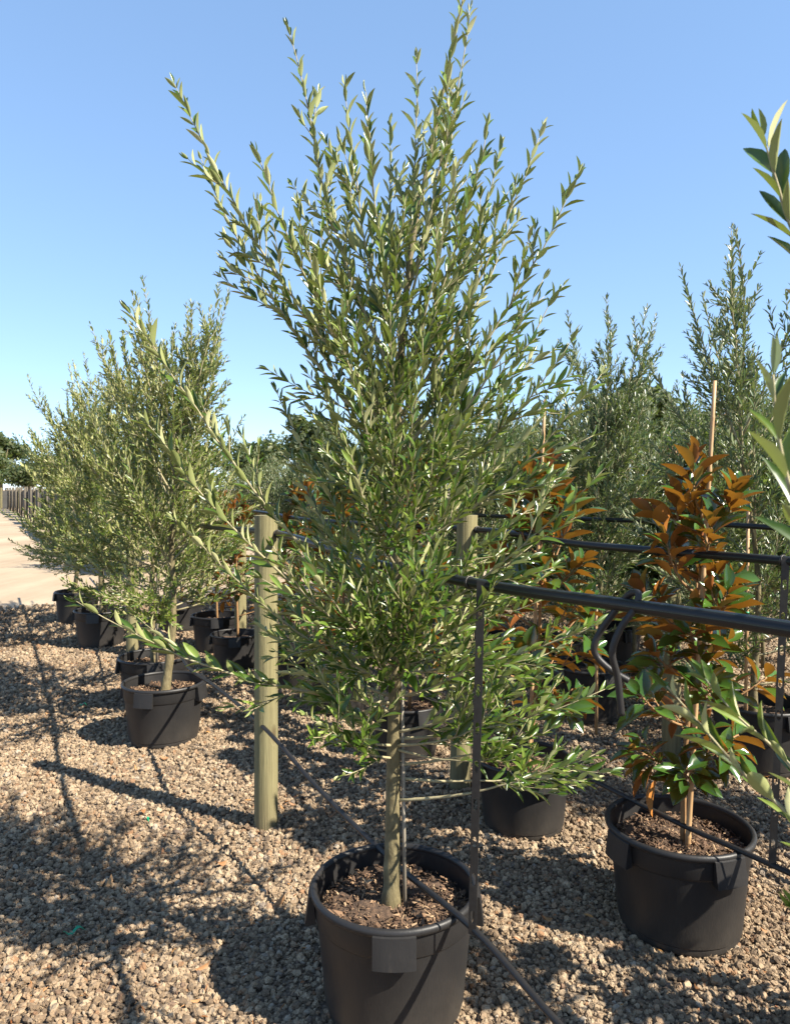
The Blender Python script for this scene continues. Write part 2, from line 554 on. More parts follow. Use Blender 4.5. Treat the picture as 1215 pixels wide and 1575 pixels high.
class Leaves:
    def __init__(self): self.B = []

    def add(self, p, d, n, l, w):
        self.B.append((np.atleast_2d(p), np.atleast_2d(d), np.atleast_2d(n), np.atleast_1d(l), np.atleast_1d(w)))

    def arrays(self):
        P, D, Nn, L, Wd = (np.concatenate([b[k] for b in self.B]) for k in range(5))
        D = norm(D)
        Nn = norm(Nn - D * (Nn * D).sum(1, keepdims=True))
        return P, D, Nn, L, Wd


def leaf_mesh(name, arr, mat, kind='olive', rings=3, seed=0, bend=True):
    P, D, Nn, L, Wd = arr
    r = np.random.default_rng(seed)
    V0, F0 = leaf_verts(kind, rings)
    n = len(P); k = len(V0)
    S = np.cross(D, Nn)
    c = r.normal(0, .10, n) if bend else np.zeros(n)
    z = V0[None, :, 2] - c[:, None] * V0[None, :, 1] ** 2
    V = P[:, None] + (S * Wd[:, None])[:, None] * V0[None, :, 0, None] + (D * L[:, None])[:, None] * V0[None, :, 1, None] \
        + (Nn * L[:, None])[:, None] * z[:, :, None]
    F = (F0[None] + (np.arange(n) * k)[:, None, None]).reshape(-1, 3)
    return make_mesh(name, V.reshape(-1, 3), F, mat, True, {'rnd': np.repeat(r.random(n), k)})


def bez(a, b, c, n):
    t = np.linspace(0, 1, n)[:, None]
    return (1 - t) ** 2 * a + 2 * t * (1 - t) * b + t * t * c


def leaves_on(path, lv, r, L0, ratio, spacing, t0=0.0, ang=(17, 37), endtuft=True):
    """opposite, decussate pairs along a shoot"""
    seg = np.linalg.norm(np.diff(path, axis=0), axis=1); cum = np.concatenate([[0], np.cumsum(seg)]); Lt = cum[-1]
    s = t0 * Lt + r.uniform(0, spacing) + np.cumsum(spacing * r.uniform(.7, 1.3, int(Lt / spacing) + 2)) - spacing
    s = s[(s < Lt) & (s > 0)]; n = len(s)
    if n:
        p = np.column_stack([np.interp(s, cum, path[:, k]) for k in range(3)])
        i = np.clip(np.searchsorted(cum, s) - 1, 0, len(path) - 2)
        T = norm(path[i + 1] - path[i])
        a = norm(np.cross(T, [.02, .01, 1.])); b = np.cross(T, a)
        phi = r.uniform(0, np.pi) + np.arange(n) * np.pi / 2 + np.cumsum(r.normal(0, .2, n))
        tipk = .62 + .38 * np.minimum(1, (Lt - s) / .10 + .15)
        for q in (0, np.pi):
            th = (phi + q + r.normal(0, .25, n))[:, None]
            rad = np.cos(th) * a + np.sin(th) * b
            an = np.radians(r.uniform(*ang, n) + 8 * (1 - tipk))[:, None]
            D = T * np.cos(an) + rad * np.sin(an); D[:, 2] += r.normal(.10, .12, n)
            Nn = T * np.sin(an) - rad * np.cos(an) + r.normal(0, .28, (n, 3)) + UP * (1.15 * (1 - T[:, 2:3] ** 2) ** 1.5)   # blades turn up to the light
            l = L0 * tipk * np.exp(r.normal(0, .20, n).clip(-.5, .3))
            k = r.random(n) > .06
            lv.add((p + rad * .002)[k], D[k], Nn[k], l[k], (l * ratio * np.exp(r.normal(0, .14, n)))[k])
    if endtuft:
        for _ in range(2):
            rad = norm(r.normal(0, 1, 3))
            lv.add(path[-1], norm(path[-1] - path[-2]) + .28 * rad, rad, L0 * .6, L0 * .6 * ratio)


def primary(start, tip, r, sag=.12, n=14):
    d = tip - start; ln = np.linalg.norm(d)
    hz = norm(d * np.array([1, 1, 0]))
    ctrl = start + d * .5 + (hz * .5 - UP) * sag * ln
    P = bez(start, ctrl, tip, n)
    wob = np.cumsum(r.normal(0, .006 * ln, (n, 3)), axis=0) * np.linspace(0, 1, n)[:, None]
    wob -= wob[-1] * (np.linspace(0, 1, n) ** 2)[:, None]
    return P + wob


def grow_branch(P, r, lv, mb, rad0, cfg, dens=1.0):
    """a primary branch: tube, side shoots, leaves"""
    n = len(P); ln = np.linalg.norm(np.diff(P, axis=0), axis=1).sum()
    rr = rad0 * (1 - .86 * np.linspace(0, 1, n) ** .8)
    mb.tube(P, np.maximum(rr, .0011), 6)
    leaves_on(P, lv, r, cfg['L'], cfg['ratio'], cfg['sp'], cfg.get('bare', .30))
    ns = int(ln / cfg['twig_sp'] * dens)
    for k in range(ns):
        t = r.uniform(cfg.get('t0', .10), max(.74, cfg.get('t0', .1) + .4))
        i = t * (n - 1); i0 = int(i); p = P[i0] + (P[min(i0 + 1, n - 1)] - P[i0]) * (i - i0)
        T = norm(P[min(i0 + 1, n - 1)] - P[i0])
        perp = r.normal(0, 1, 3); perp = norm(perp - T * np.dot(perp, T))
        d = norm(T * math.cos(R(42)) + perp * math.sin(R(42)) + UP * .16)
        l = cfg['twig'] * (1.15 - .75 * t) * r.uniform(.45, 1.25)
        e = p + d * l * .9 + (T * .35 + UP * .25) * l * .35
        Q = bez(p, p + d * l * .5, e, 6)
        mb.tube(Q, np.linspace(max(.0019, rad0 * .24), .0010, 6), 5)
        leaves_on(Q, lv, r, cfg['L'] * .95, cfg['ratio'], cfg['sp'], .12)
        if l > .2 and r.random() < .6:
            p2 = Q[2]; pr = norm(np.cross(d, r.normal(0, 1, 3)))
            d2 = norm(d * .75 + pr * .6 + UP * .12); l2 = l * r.uniform(.35, .6)
            Q2 = bez(p2, p2 + d2 * l2 * .5, p2 + d2 * l2 + UP * .04 * l2, 5)
            mb.tube(Q2, np.linspace(.0015, .0009, 5), 4)
            leaves_on(Q2, lv, r, cfg['L'] * .9, cfg['ratio'], cfg['sp'], .1)


def pick_visible(arr, k, cell=16):
    """indices of the k leaves that show largest from where the photograph was taken"""
    P, D, Nn, L, Wd = arr
    c = P + D * (L * .5)[:, None]
    px = 607.5 + c[:, 0] / np.maximum(c[:, 1], .05) * FPX; py = 752 - (c[:, 2] - CAM_H) / np.maximum(c[:, 1], .05) * FPX
    ins = (c[:, 1] > .2) & (px > 0) & (px < 1215) & (py > 0) & (py < 1575)
    v = norm(c - np.array([0, 0, CAM_H])); dist = np.linalg.norm(c - np.array([0, 0, CAM_H]), axis=1)
    area = L * Wd * (np.abs((v * Nn).sum(1)) + .12) / dist ** 2
    best = {}
    for i in np.where(ins)[0]:
        key = (int(px[i] // cell), int(py[i] // cell))
        if key not in best or dist[i] < dist[best[key]]: best[key] = i
    cand = sorted(best.values(), key=lambda i: -area[i])
    if len(cand) < k:
        got = set(cand); cand += [i for i in np.where(ins)[0][np.argsort(-area[ins])] if i not in got]
    return np.array(cand[:k], int)


LEAF1 = {}


def leaf_objects(root, arr, idx, mat, kind, rings=4):
    key = (kind, mat.name)
    if key not in LEAF1:
        V0, F0 = leaf_verts(kind, rings)
        LEAF1[key] = make_mesh('leaf', V0, F0, mat, True)
    P, D, Nn, L, Wd = arr
    S = np.cross(D, Nn); loc = np.array(root.location)
    for i in idx:
        o = bpy.data.objects.new('leaf', LEAF1[key]); COL.objects.link(o); o.parent = root
        m = np.eye(4); m[:3, 0] = S[i] * Wd[i]; m[:3, 1] = D[i] * L[i]; m[:3, 2] = Nn[i] * L[i]; m[:3, 3] = P[i] - loc
        o.matrix_basis = Matrix(m.tolist())


def split_leaves(root, arr, k, mat, kind, rings, seed):
    idx = pick_visible(arr, k)
    leaf_objects(root, arr, idx, mat, kind)
    rest = np.setdiff1d(np.arange(len(arr[0])), idx)
    if len(rest):
        loc = np.array(root.location)
        a = tuple(x[rest] for x in arr)
        a = (a[0] - loc,) + a[1:]
        f = link('foliage', leaf_mesh('foliage', a, mat, kind, rings, seed), root); f['kind'] = 'stuff'


def trunk_radii(n, r0, r1):
    t = np.linspace(0, 1, n)
    k = 1 + .05 * np.sin(t * 61 + r0 * 900) + .04 * np.sin(t * 127 + 2) + .13 * np.exp(-((t - .17) / .012) ** 2) + .10 * np.exp(-((t - .27) / .010) ** 2)
    return (r0 + (r1 - r0) * t ** .8 + r0 * .45 * np.exp(-t * 28)) * k


def olive_parts(base, H, seed, cfg, n=26, z0=.85, spread=.85, tips=None, trunk=None, r0=.026, lean=(0, 0), soil=.29):
    """returns trunk path/radii, list of branch MB, leaves (all in world metres)"""
    r = np.random.default_rng(seed)
    base = np.array([base[0], base[1], 0.])
    lv = Leaves()
    if trunk is None:
        zz = np.linspace(soil - .03, H, 22)
        f = (zz / H)
        T = base + np.column_stack([lean[0] * f ** 1.4 + .022 * np.sin(zz * 4 + seed), lean[1] * f ** 1.4 + .022 * np.cos(zz * 3.3 + seed * 2), zz])
    else: T = np.asarray(trunk, float)
    tr = trunk_radii(len(T), r0, .0022)
    at_z = lambda z: np.array([np.interp(z, T[:, 2], T[:, 0]), np.interp(z, T[:, 2], T[:, 1]), z])
    br = []
    if tips is None:
        tips = []
        for k in range(n):
            q = k / n; zz = z0 + q ** 1.25 * (H - z0) * .62 + r.normal(0, .03)
            az = k * 2.39996 + r.normal(0, .3) + seed
            rc = spread * (1 - .58 * q) * r.uniform(.55, 1.25)
            rise = (.22 + .85 * q ** .8) * r.uniform(.65, 1.35)
            o = at_z(zz)
            tips.append((o + np.array([rc * math.cos(az), rc * math.sin(az), min(rise, H * 1.02 - zz)]), zz))
    for tip, zo, *opt in tips:
        opt = opt[0] if opt else {}
        mb = MB()
        if isinstance(tip, list):                                     # a shoot given by the points it runs through
            P = spline([at_z(zo)] + tip, 5)
            grow_branch(P, r, lv, mb, .0055, {**cfg, 'twig_sp': 9.0, 'bare': .12})
            br.append(mb); continue
        tip = np.asarray(tip, float); o = at_z(zo)
        ln = np.linalg.norm(tip - o)
        grow_branch(primary(o, tip, r, cfg.get('sag', .10)), r, lv, mb, .0034 + .0040 * min(ln, 1.2), {**cfg, **opt}, opt.get('dens', 1.0))
        br.append(mb)
    # leader
    top = T[np.searchsorted(T[:, 2], H * .60):]
    mb = MB(); lead = {**cfg, 'bare': .15}
    grow_branch(top, r, lv, mb, .006, lead)
    br.append(mb)
    return T, tr, br, lv.arrays()


def build_olive(name, base, label, mat, detail, seed, group=None, rings=3, leafk=0, joined=True, **kw):
    root = empty(name, (base[0], base[1], 0), label, 'tree', group)
    loc = np.array([base[0], base[1], 0.])
    T, tr, br, arr = olive_parts(base, seed=seed, cfg=detail, **kw)
    i_ = np.linspace(0, len(T) - 1, len(T) * 4); Tf = np.column_stack([np.interp(i_, np.arange(len(T)), T[:, k]) for k in range(3)])
    m = MB(); m.tube(Tf - loc, trunk_radii(len(Tf), tr[-1] * 0 + kw.get('r0', .026), .0022), 12); link('trunk', m.mesh('trunk', M['bark']), root)
    if joined:
        j = MB()
        for b in br:
            for v in b.V: pass
            j.add(np.concatenate(b.V) - loc, b.F)
        link('branches', j.mesh('branches', M['twig']), root)
    else:
        for b in br:
            b.V = [np.concatenate(b.V) - loc]
            link('branch', b.mesh('branch', M['twig']), root)
    split_leaves(root, arr, leafk, mat, 'olive', rings, seed)
    return root


def copy_tree(src, loc, rz, s, label, group=None):
    c = src.copy(); COL.objects.link(c); c.location = loc; c.rotation_euler = (0, 0, rz); c.scale = s
    c['label'] = label
    if group: c['group'] = group
    for ch in list(src.children):
        if ch.name.startswith('leaf'): continue
        d = ch.copy(); COL.objects.link(d); d.parent = c
    return c


# ------------------------------------------------------------------ pots
POT_H = .365


def pot_meshes():
    mb = MB()
    mb.lathe([(.0, .012), (.196, .012), (.200, .0), (.208, .0), (.211, .014), (.2105, .022), (.215, .027), (.2385, .270), (.2425, .274), (.2445, .279), (.2475, .346)], 64)
    mb.lathe([(.2415, .346), (.234, .262), (.230, .200)], 64)
    body = sharpen(mb.mesh('pot_body', M['pot']))
    mb = MB()
    ring = []
    for k in range(12):
        a = 2 * math.pi * k / 12
        ring.append((.2505 + .0105 * math.cos(a), .3525 + .0125 * math.sin(a)))
    mb.lathe(ring, 72, True)
    rim = mb.mesh('pot_rim', M['pot'])
    # lug handle: a shallow flared box hung below the rim, open below
    mb = MB(); hw = .222; k = 8
    rows = [(.254, .352), (.266, .347), (.272, .300), (.277, .262), (.272, .259), (.243, .262)]
    V, F = [], []
    for j, (rr, zz) in enumerate(rows):
        for i in range(k + 1):
            a = -hw + 2 * hw * i / k
            sp = 1.0 + .05 * (zz - .26) / .09
            V.append((rr * math.cos(a * sp), rr * math.sin(a * sp), zz))
    for j in range(len(rows) - 1):
        for i in range(k):
            a = j * (k + 1) + i
            F.append((a, a + 1, a + k + 2, a + k + 1))
    nr = len(rows)
    s0 = [j * (k + 1) for j in range(nr)]; s1 = [j * (k + 1) + k for j in range(nr)]
    F.append(tuple(s0)); F.append(tuple(reversed(s1)))
    mb.add(V, F)
    handle = sharpen(mb.mesh('pot_handle', M['pot']), 30)
    return body, rim, handle


POT = pot_meshes()


def soil_mesh(seed):
    r = np.random.default_rng(seed)
    V, F = [(0, 0, .30)], []
    nr, ns = 12, 40
    ph = r.uniform(0, 6, 6)
    for i in range(1, nr + 1):
        rr = .236 * i / nr
        for j in range(ns):
            a = 2 * math.pi * j / ns
            x, y = rr * math.cos(a), rr * math.sin(a)
            z = .296 + .010 * math.sin(x * 23 + ph[0]) * math.cos(y * 19 + ph[1]) + .005 * math.sin(x * 61 + ph[2]) * math.sin(y * 57 + ph[3]) + r.normal(0, .0028)
            z -= .012 * (i / nr) ** 6
            V.append((x, y, z))
    for j in range(ns): F.append((0, 1 + j, 1 + (j + 1) % ns))
    for i in range(nr - 1):
        for j in range(ns):
            a = 1 + i * ns + j; b = 1 + i * ns + (j + 1) % ns
            F.append((a, a + ns, b + ns, b))
    return make_mesh('soil', V, F, M['soil'], True)


def chips_mesh(seed, n):
    r = np.random.default_rng(seed)
    V, F, A = [], [], []
    B = np.array([[-1, -1, -.5], [1, -.8, -.5], [.9, 1, -.5], [-.9, .8, -.5], [-.8, -.9, .5], [.8, -.7, .5], [.9, .7, .5], [-.8, .9, .5]]) * .5
    Q = [(0, 3, 2, 1), (4, 5, 6, 7), (0, 1, 5, 4), (1, 2, 6, 5), (2, 3, 7, 6), (3, 0, 4, 7)]
    for i in range(n):
        rr = .225 * math.sqrt(r.random()); a = r.uniform(0, 6.28)
        l = .006 * math.exp(r.normal(.5, .55))
        s = np.array([l, l * r.uniform(.18, .6), .003 * r.uniform(.6, 1.6)])
        e = Matrix.Rotation(r.uniform(0, 6.28), 3, 'Z') @ Matrix.Rotation(r.normal(0, .5), 3, 'Y') @ Matrix.Rotation(r.normal(0, .5), 3, 'X')
        v = (B * s) @ np.array(e).T + np.array([rr * math.cos(a), rr * math.sin(a), .301 + r.uniform(-.004, .008)])
        F += [tuple(q + 8 * i for q in f) for f in Q]; V.append(v); A += [r.random()] * 8
    return make_mesh('bark_mulch', np.concatenate(V), F, M['chip'], False, {'rnd': A})


SOILS = [soil_mesh(s) for s in (3, 4, 5)]
CHIPS = [chips_mesh(s, 1500) for s in (11, 12)]


def pot(loc, label, s=1.0, rz=0.0, mulch=True, k=0):
    o = empty('plant_pot', (loc[0], loc[1], .012), label, 'plant pot', 'black plastic nursery pots', rz, s)
    link('body', POT[0], o); link('rim', POT[1], o)
    for q in range(4):
        h = link('handle', POT[2], o); h.rotation_euler = (0, 0, q * math.pi / 2)
    so = link('soil', SOILS[k % 3], o)
    if mulch:
        c = link('bark_mulch', CHIPS[k % 2], so); c['kind'] = 'stuff'
    return o


# ------------------------------------------------------------------ posts, pipes, hoses
def post(x, y, h, label, tilt=(0, 0), rad=.056, seed=0):
    r = np.random.default_rng(seed)
    mb = MB(); seg = 28
    ang = np.linspace(0, 2 * np.pi, seg, endpoint=False)
    wob = 1 + .02 * np.sin(ang * 2 + r.uniform(0, 6)) + .012 * np.sin(ang * 5 + r.uniform(0, 6))
    ck = r.integers(0, seg); wob[ck] *= .86                          # a drying crack down the side
    V, F = [], []
    zs = np.concatenate([np.linspace(-.05, h - .006, 14), [h, h]])
    for i, z in enumerate(zs):
        k = 1 - .03 * z / h
        if i == len(zs) - 1: k *= .93
        f = .5 + .5 * min(1, abs(math.sin(z * 2.2 + seed)))
        w = 1 + (wob - 1) * f
        for a, ww in zip(ang, w):
            V.append((rad * k * ww * math.cos(a) + tilt[0] * z, rad * k * ww * math.sin(a) + tilt[1] * z, z))
    n = len(zs)
    for i in range(n - 1):
        for j in range(seg):
            F.append((i * seg + j, i * seg + (j + 1) % seg, (i + 1) * seg + (j + 1) % seg, (i + 1) * seg + j))
    F.append(tuple((n - 1) * seg + j for j in range(seg)))
    mb.add(V, F)
    o = link('timber_post', sharpen(mb.mesh('timber_post', M['post']), 50), None, (x, y, 0))
    return tag(o, label, 'post', 'round timber posts of the tree rows')


def spline(pts, n=10):
    """Catmull-Rom through the points"""
    p = np.asarray(pts, float); p = np.vstack([2 * p[0] - p[1], p, 2 * p[-1] - p[-2]])
    out = []
    for i in range(1, len(p) - 2):
        for t in np.linspace(0, 1, n, endpoint=False):
            a, b, c, d = p[i - 1], p[i], p[i + 1], p[i + 2]
            out.append(.5 * (2 * b + (c - a) * t + (2 * a - 5 * b + 4 * c - d) * t * t + (3 * b - a - 3 * c + d) * t ** 3))
    out.append(p[-2]); return np.array(out)


def pipe(pts, rad, label, ties=()):
    P = spline(pts, 12); n = len(P); sides = 24
    T = norm(np.gradient(P, axis=0)); V, A, F = [], [], []
    for i in range(n):
        a = norm(np.cross(T[i], UP)); b = np.cross(a, T[i])
        for j in range(sides + 1):
            th = 2 * np.pi * j / sides - np.pi / 2
            V.append(P[i] + rad * (math.cos(th) * a + math.sin(th) * b)); A.append(j / sides)
    for i in range(n - 1):
        for j in range(sides):
            q = i * (sides + 1) + j
            F.append((q, q + 1, q + sides + 2, q + sides + 1))
    o = link('irrigation_pipe', make_mesh('irrigation_pipe', V, F, M['pipe'], True, {'ang': A}))
    tag(o, label, 'pipe', 'striped poly pipes along the tree rows')
    for t in ties:
        t = np.asarray(t, float); i = np.argmin(np.linalg.norm(P - t, axis=1))
        a = norm(np.cross(T[i], UP)); b = np.cross(a, T[i])
        mb = MB()
        for k in range(3):
            th = np.linspace(0, 2 * np.pi, 17)
            q = P[i] + T[i] * (.005 * (k - 1)) + (rad + .0022) * (np.cos(th)[:, None] * a + np.sin(th)[:, None] * b) + T[i] * (.004 * np.sin(th + k))[:, None]
            mb.tube(q, .0022, 6)
        mb.tube([P[i] - UP * rad, P[i] - UP * (rad + .02) + a * .008, P[i] - UP * (rad + .045) + a * .003], .0018, 6)
        link('wire_tie', mb.mesh('wire_tie', M['wire']), o)
    return o, P


def strap(top, bottom, label, w=.0225, th=.0025):
    """perforated steel strap: flat bar with slotted holes"""
    top = np.asarray(top, float); bottom = np.asarray(bottom, float)
    d = bottom - top; L = np.linalg.norm(d); d /= L
    a = norm(np.cross(d, [0.35, .94, 0])); nrm = np.cross(a, d)
    mb = MB(); Mx = np.column_stack([a, nrm, d])
    s = 0.0; pitch = .105; hole = .034; hwid = .0112
    while s < L:
        e = min(s + pitch - hole, L)
        mb.box(top + d * (s + e) / 2, (w, th, e - s), Mx)
        if e < L:
            h1 = min(e + hole, L); side = (w - hwid) / 2
            for sg in (-1, 1):
                mb.box(top + d * (e + h1) / 2 + a * sg * (w - side) / 2, (side, th, h1 - e), Mx)
                for ee, q in ((e, 1), (h1, -1)):                      # rounded slot ends
                    c = top + d * (ee + q * .0014) + a * sg * hwid * .38
                    mb.box(c, (hwid * .26, th * .96, .0028), Mx)
        s = e + hole
    o = link('hanging_strap', mb.mesh('hanging_strap', M['strap'], False))
    return tag(o, label, 'strap', 'perforated straps holding the drip hoses')


def hose(pts, rad, label, cat='hose', name='drip_hose', group=None, mat='hose'):
    mb = MB(); P = spline(pts, 12); mb.tube(P, rad, 14)
    return tag(link(name, mb.mesh(name, M[mat])), label, cat, group)


A_P1 = (-.61, 3.48); A_P2 = (-2.50, 7.0); A_P3 = (-4.2, 10.15)
B_P1 = (.345, 3.92); B_P2 = (-1.47, 7.0)
C_P1 = (1.66, 4.42); C_P2 = (-.35, 7.9)
post(*A_P1, 1.475, 'thick round timber post left of the big olive trunk', seed=1)
post(*A_P2, 1.45, 'mossy timber post behind the left pair of potted olives', seed=2, tilt=(.004, 0))
post(*B_P1, 1.46, 'timber post behind the big olive, just right of its trunk', seed=3, tilt=(.028, 0))
post(*B_P2, 1.45, 'slim looking timber post behind and left of the thick one', seed=4)
post(*C_P1, 1.42, 'timber post behind the near right magnolia', seed=5)
post(3.45, 1.35, 1.45, 'timber post at the right end of the back pipe', seed=6)


def row_pts(p, q, z, n=3, off=(0, 0)):
    p = np.array([*p, z]); q = np.array([*q, z])
    return [p + (q - p) * t + np.array([off[0], off[1], -.05 * math.sin(math.pi * t)]) for t in np.linspace(0, 1, n, endpoint=False)]


dx = .062
pipeA_pts = [(1.62, -.38, 1.39), (1.0, .69, 1.35), (.675, 1.255, 1.36), (.24, 2.0, 1.339), (-.1, 2.6, 1.345), (A_P1[0] + .058, A_P1[1] - .03, 1.39),
             (-1.3, 4.86, 1.36), (A_P2[0] + .06, A_P2[1] - .03, 1.39), (A_P3[0], A_P3[1], 1.38)]
pA, PA = pipe(pipeA_pts, .0148, 'nearest black striped pipe, running from the thick post to the right edge',
              [(A_P1[0] + .055, A_P1[1] - .03, 1.39), (.225, 2.03, 1.34)])
pipeB_pts = [(2.45, .25, 1.38), (1.24, 2.35, 1.37), (.78, 3.14, 1.365), (B_P1[0] + .09, B_P1[1] - .05, 1.385), (-.6, 5.5, 1.365), (B_P2[0] + .06, B_P2[1], 1.39), (-3.3, 10.2, 1.38)]
pB, PB = pipe(pipeB_pts, .0155, 'middle black pipe crossing behind the near right magnolia',
              [(1.22, 2.385, 1.37), (B_P1[0] + .09, B_P1[1] - .05, 1.385), (.98, 2.80, 1.365)])
pipeC_pts = [(3.5, 1.3, 1.40), (2.5, 3.0, 1.385), (C_P1[0] + .05, C_P1[1] - .05, 1.40), (.65, 6.2, 1.38), (C_P2[0] + .05, C_P2[1], 1.40), (-1.8, 10.4, 1.39)]
pC, PC = pipe(pipeC_pts, .0155, 'farthest black pipe, high behind the magnolias', [(C_P1[0] + .05, C_P1[1] - .05, 1.40)])

strap((.231, 1.977, 1.352), (.212, 2.02, .375), 'perforated steel strap hanging beside the big olive pot')
strap((1.236, 2.327, 1.384), (1.215, 2.37, .375), 'dark perforated strap at right, beside the near magnolia')
hose([(.98, .72, .30), (.58, 1.42, .29), (.39, 1.75, .325), (.215, 2.03, .385), (-.01, 2.44, .365), (-.31, 2.96, .395), (-.60, 3.40, .490), (-1.0, 4.15, .475),
      (-1.33, 4.74, .445), (-1.50, 5.06, .52), (-1.75, 5.5, .53), (-2.44, 6.9, .50), (-3.1, 7.9, .45), (-3.9, 9.4, .46)], .0095,
     'black drip hose crossing the big olive pot and running to the left pots', group='black drip hoses')
hose([(1.75, 1.45, .39), (1.215, 2.375, .385), (1.04, 2.70, .372), (.775, 3.15, .387), (.40, 3.80, .40), (.08, 4.45, .40), (-.4, 5.3, .41), (-1.42, 6.95, .45), (-1.8, 7.5, .42), (-2.6, 8.9, .44)], .0095,
     'black drip hose crossing the near right magnolia pot', group='black drip hoses')
# loop of hose hooked over the near pipe
hk = lambda px, py, y: ((px - 607.5) * y / FPX, y, CAM_H - (py - 752) * y / FPX)
hose([(.478, 1.552, 1.122), (.470, 1.553, 1.20), (.457, 1.548, 1.255), (.473, 1.546, 1.305), (.502, 1.540, 1.350), (.511, 1.5445, 1.3795), (.500, 1.568, 1.375), (.482, 1.588, 1.345),
      (.452, 1.605, 1.295), (.436, 1.61, 1.258), (.442, 1.61, 1.232), (.470, 1.60, 1.205), (.505, 1.59, 1.185)], .0074,
     'bent piece of black hose hooked over the nearest pipe', name='hose_hook')

# ------------------------------------------------------------------ row A: olives
HERO = dict(L=.058, ratio=.262, sp=.034, twig=.24, twig_sp=.088, bare=.16, sag=.09)


def at(px, py, y): return np.array([(px - 607.5) * y / FPX, y, CAM_H - (py - 752) * y / FPX])


Y0 = 2.29
hero_trunk = spline([(-.012, Y0, .27), (-.008, Y0, .50), (-.002, Y0 + .005, .95), (.010, Y0 + .01, 1.45), (.012, Y0, 1.88), (.045, Y0 - .02, 2.30), (.12, Y0 + .02, 2.70), (.212, Y0, 3.13)], 5)
hero_tips = []
for px, py, dy, oz in [
    # (tip in the frame, depth from the trunk, height where it leaves the trunk)
    (268, 128, 0, 1.80), (310, 245, .18, 1.70), (443, 42, .1, 1.92), (395, 235, -.22, 1.72), (488, 250, .32, 1.75), (530, 130, 0, 1.98), (563, 142, -.2, 1.95),
    (600, 185, .25, 2.0), (640, 88, .12, 2.1), (692, 95, -.13, 2.1), (722, 12, .08, 2.2), (750, 190, -.1, 1.9), (772, 222, .2, 1.88), (836, 195, 0, 1.82),
    (890, 265, -.1, 1.70), (866, 440, .2, 1.58), (884, 515, -.2, 1.52), (790, 330, .3, 1.72), (835, 430, -.3, 1.60), (700, 260, -.25, 1.85), (470, 380, -.25, 1.68),
    (198, 478, -.34, 1.15), (226, 650, -.42, 1.05), (425, 600, .22, 1.28), (470, 520, .3, 1.40), (270, 800, -.2, .98),
    (118, 925, -.38, .93), (420, 840, -.45, 1.05), (470, 1100, -.34, .80), (440, 1010, -.15, .90), (520, 1130, .05, .78), (400, 960, .35, .95),
    (905, 690, .22, 1.28), (925, 575, -.2, 1.38), (930, 720, -.3, 1.15), (985, 925, -.22, 1.02), (930, 1060, -.12, .82), (880, 1185, .05, .70), (915, 1160, -.22, .63),
    (830, 640, .3, 1.40), (860, 860, .2, 1.05), (770, 1170, -.2, .79), (800, 1090, -.3, .80), (870, 990, .3, .95), (760, 900, -.42, 1.05),
    (560, 960, -.42, .98), (680, 860, -.48, 1.15), (640, 690, -.46, 1.4), (540, 700, -.44, 1.35), (720, 640, -.4, 1.45),
    (560, 760, .5, 1.15), (680, 760, .5, 1.2), (640, 620, .45, 1.5), (520, 880, .45, 1.0), (730, 880, .5, 1.0), (600, 480, -.3, 1.65), (660, 430, .3, 1.75), (560, 400, .25, 1.75),
    (725, 520, .1, 1.62), (500, 600, -.1, 1.5), (690, 960, .1, .95), (550, 1040, .3, .9),
    (560, 470, -.15, 1.62), (650, 520, -.25, 1.5), (590, 560, .2, 1.45), (540, 560, -.3, 1.42), (700, 600, .2, 1.4),
    (600, 640, -.3, 1.35), (480, 470, .1, 1.55), (590, 400, -.2, 1.75), (440, 700, .3, 1.15), (640, 780, -.35, 1.2),
    (505, 1120, -.28, .76), (480, 1080, -.08, .84), (850, 1120, .0, .74), (825, 1040, -.18, .84), (545, 900, -.35, 1.0), (640, 880, -.45, 1.05), (470, 850, -.42, 1.05), (560, 840, -.3, 1.1), (520, 800, -.1, 1.12), (650, 940, -.4, .98), (450, 930, .1, .98), (780, 980, -.3, .95)]:
    op = {}
    if px < 400 and py > 440: op = dict(dens=.28)                     # long single shoots out to the left
    elif oz < .80 and px > 650: op = dict(bare=.55, dens=1.2, t0=.5)   # low limbs, bare until past the pot
    elif oz > 1.6: op = dict(dens=.85)
    hero_tips.append((at(px, py, Y0 + dy), oz, op))
build_olive('olive_tree', (0, Y0), 'tall bushy olive tree in the centre foreground pot', M['olive'], HERO, 21, 'olive trees in pots', rings=4, leafk=300,
            joined=False, H=3.13, tips=hero_tips, trunk=hero_trunk, r0=.029)
pot((-.002, Y0), 'large black pot at bottom centre holding the tall olive', 1.0, R(-90), k=0)
mb = MB(); mb.tube([(.031, Y0 - .012, .25), (.027, Y0 - .008, .60), (.022, Y0, 1.02)], [.0062, .006, .005], 8)
tag(link('garden_stake', mb.mesh('garden_stake', M['grey_stake'])), 'thin pale stake against the trunk of the big olive', 'stake')

GEN = dict(L=.048, ratio=.31, sp=.029, twig=.26, twig_sp=.060, bare=.14, sag=.10)
build_olive('olive_tree', (-1.476, 4.70), 'potted olive left of the thick post, nearest of the left group', M['olive_pale'], GEN, 5, 'olive trees in pots',
            rings=3, leafk=300, H=2.80, n=44, z0=.80, spread=.72, r0=.030, lean=(.18, 0))
build_olive('olive_tree', (-1.77, 5.42), 'potted olive right behind the nearest left one', M['olive_pale'], GEN, 8, 'olive trees in pots',
            rings=3, leafk=150, H=2.72, n=42, z0=.80, spread=.80, r0=.026, lean=(-.05, 0))
GEN2 = dict(GEN, sp=.030, L=.054)
build_olive('olive_tree', (-3.0, 7.5), 'leaning olive in the left group with low branches over the gravel', M['olive_pale'], GEN2, 13, 'olive trees in pots',
            rings=2, leafk=0, H=2.85, n=46, z0=.75, spread=1.02, r0=.034, lean=(.12, 0))
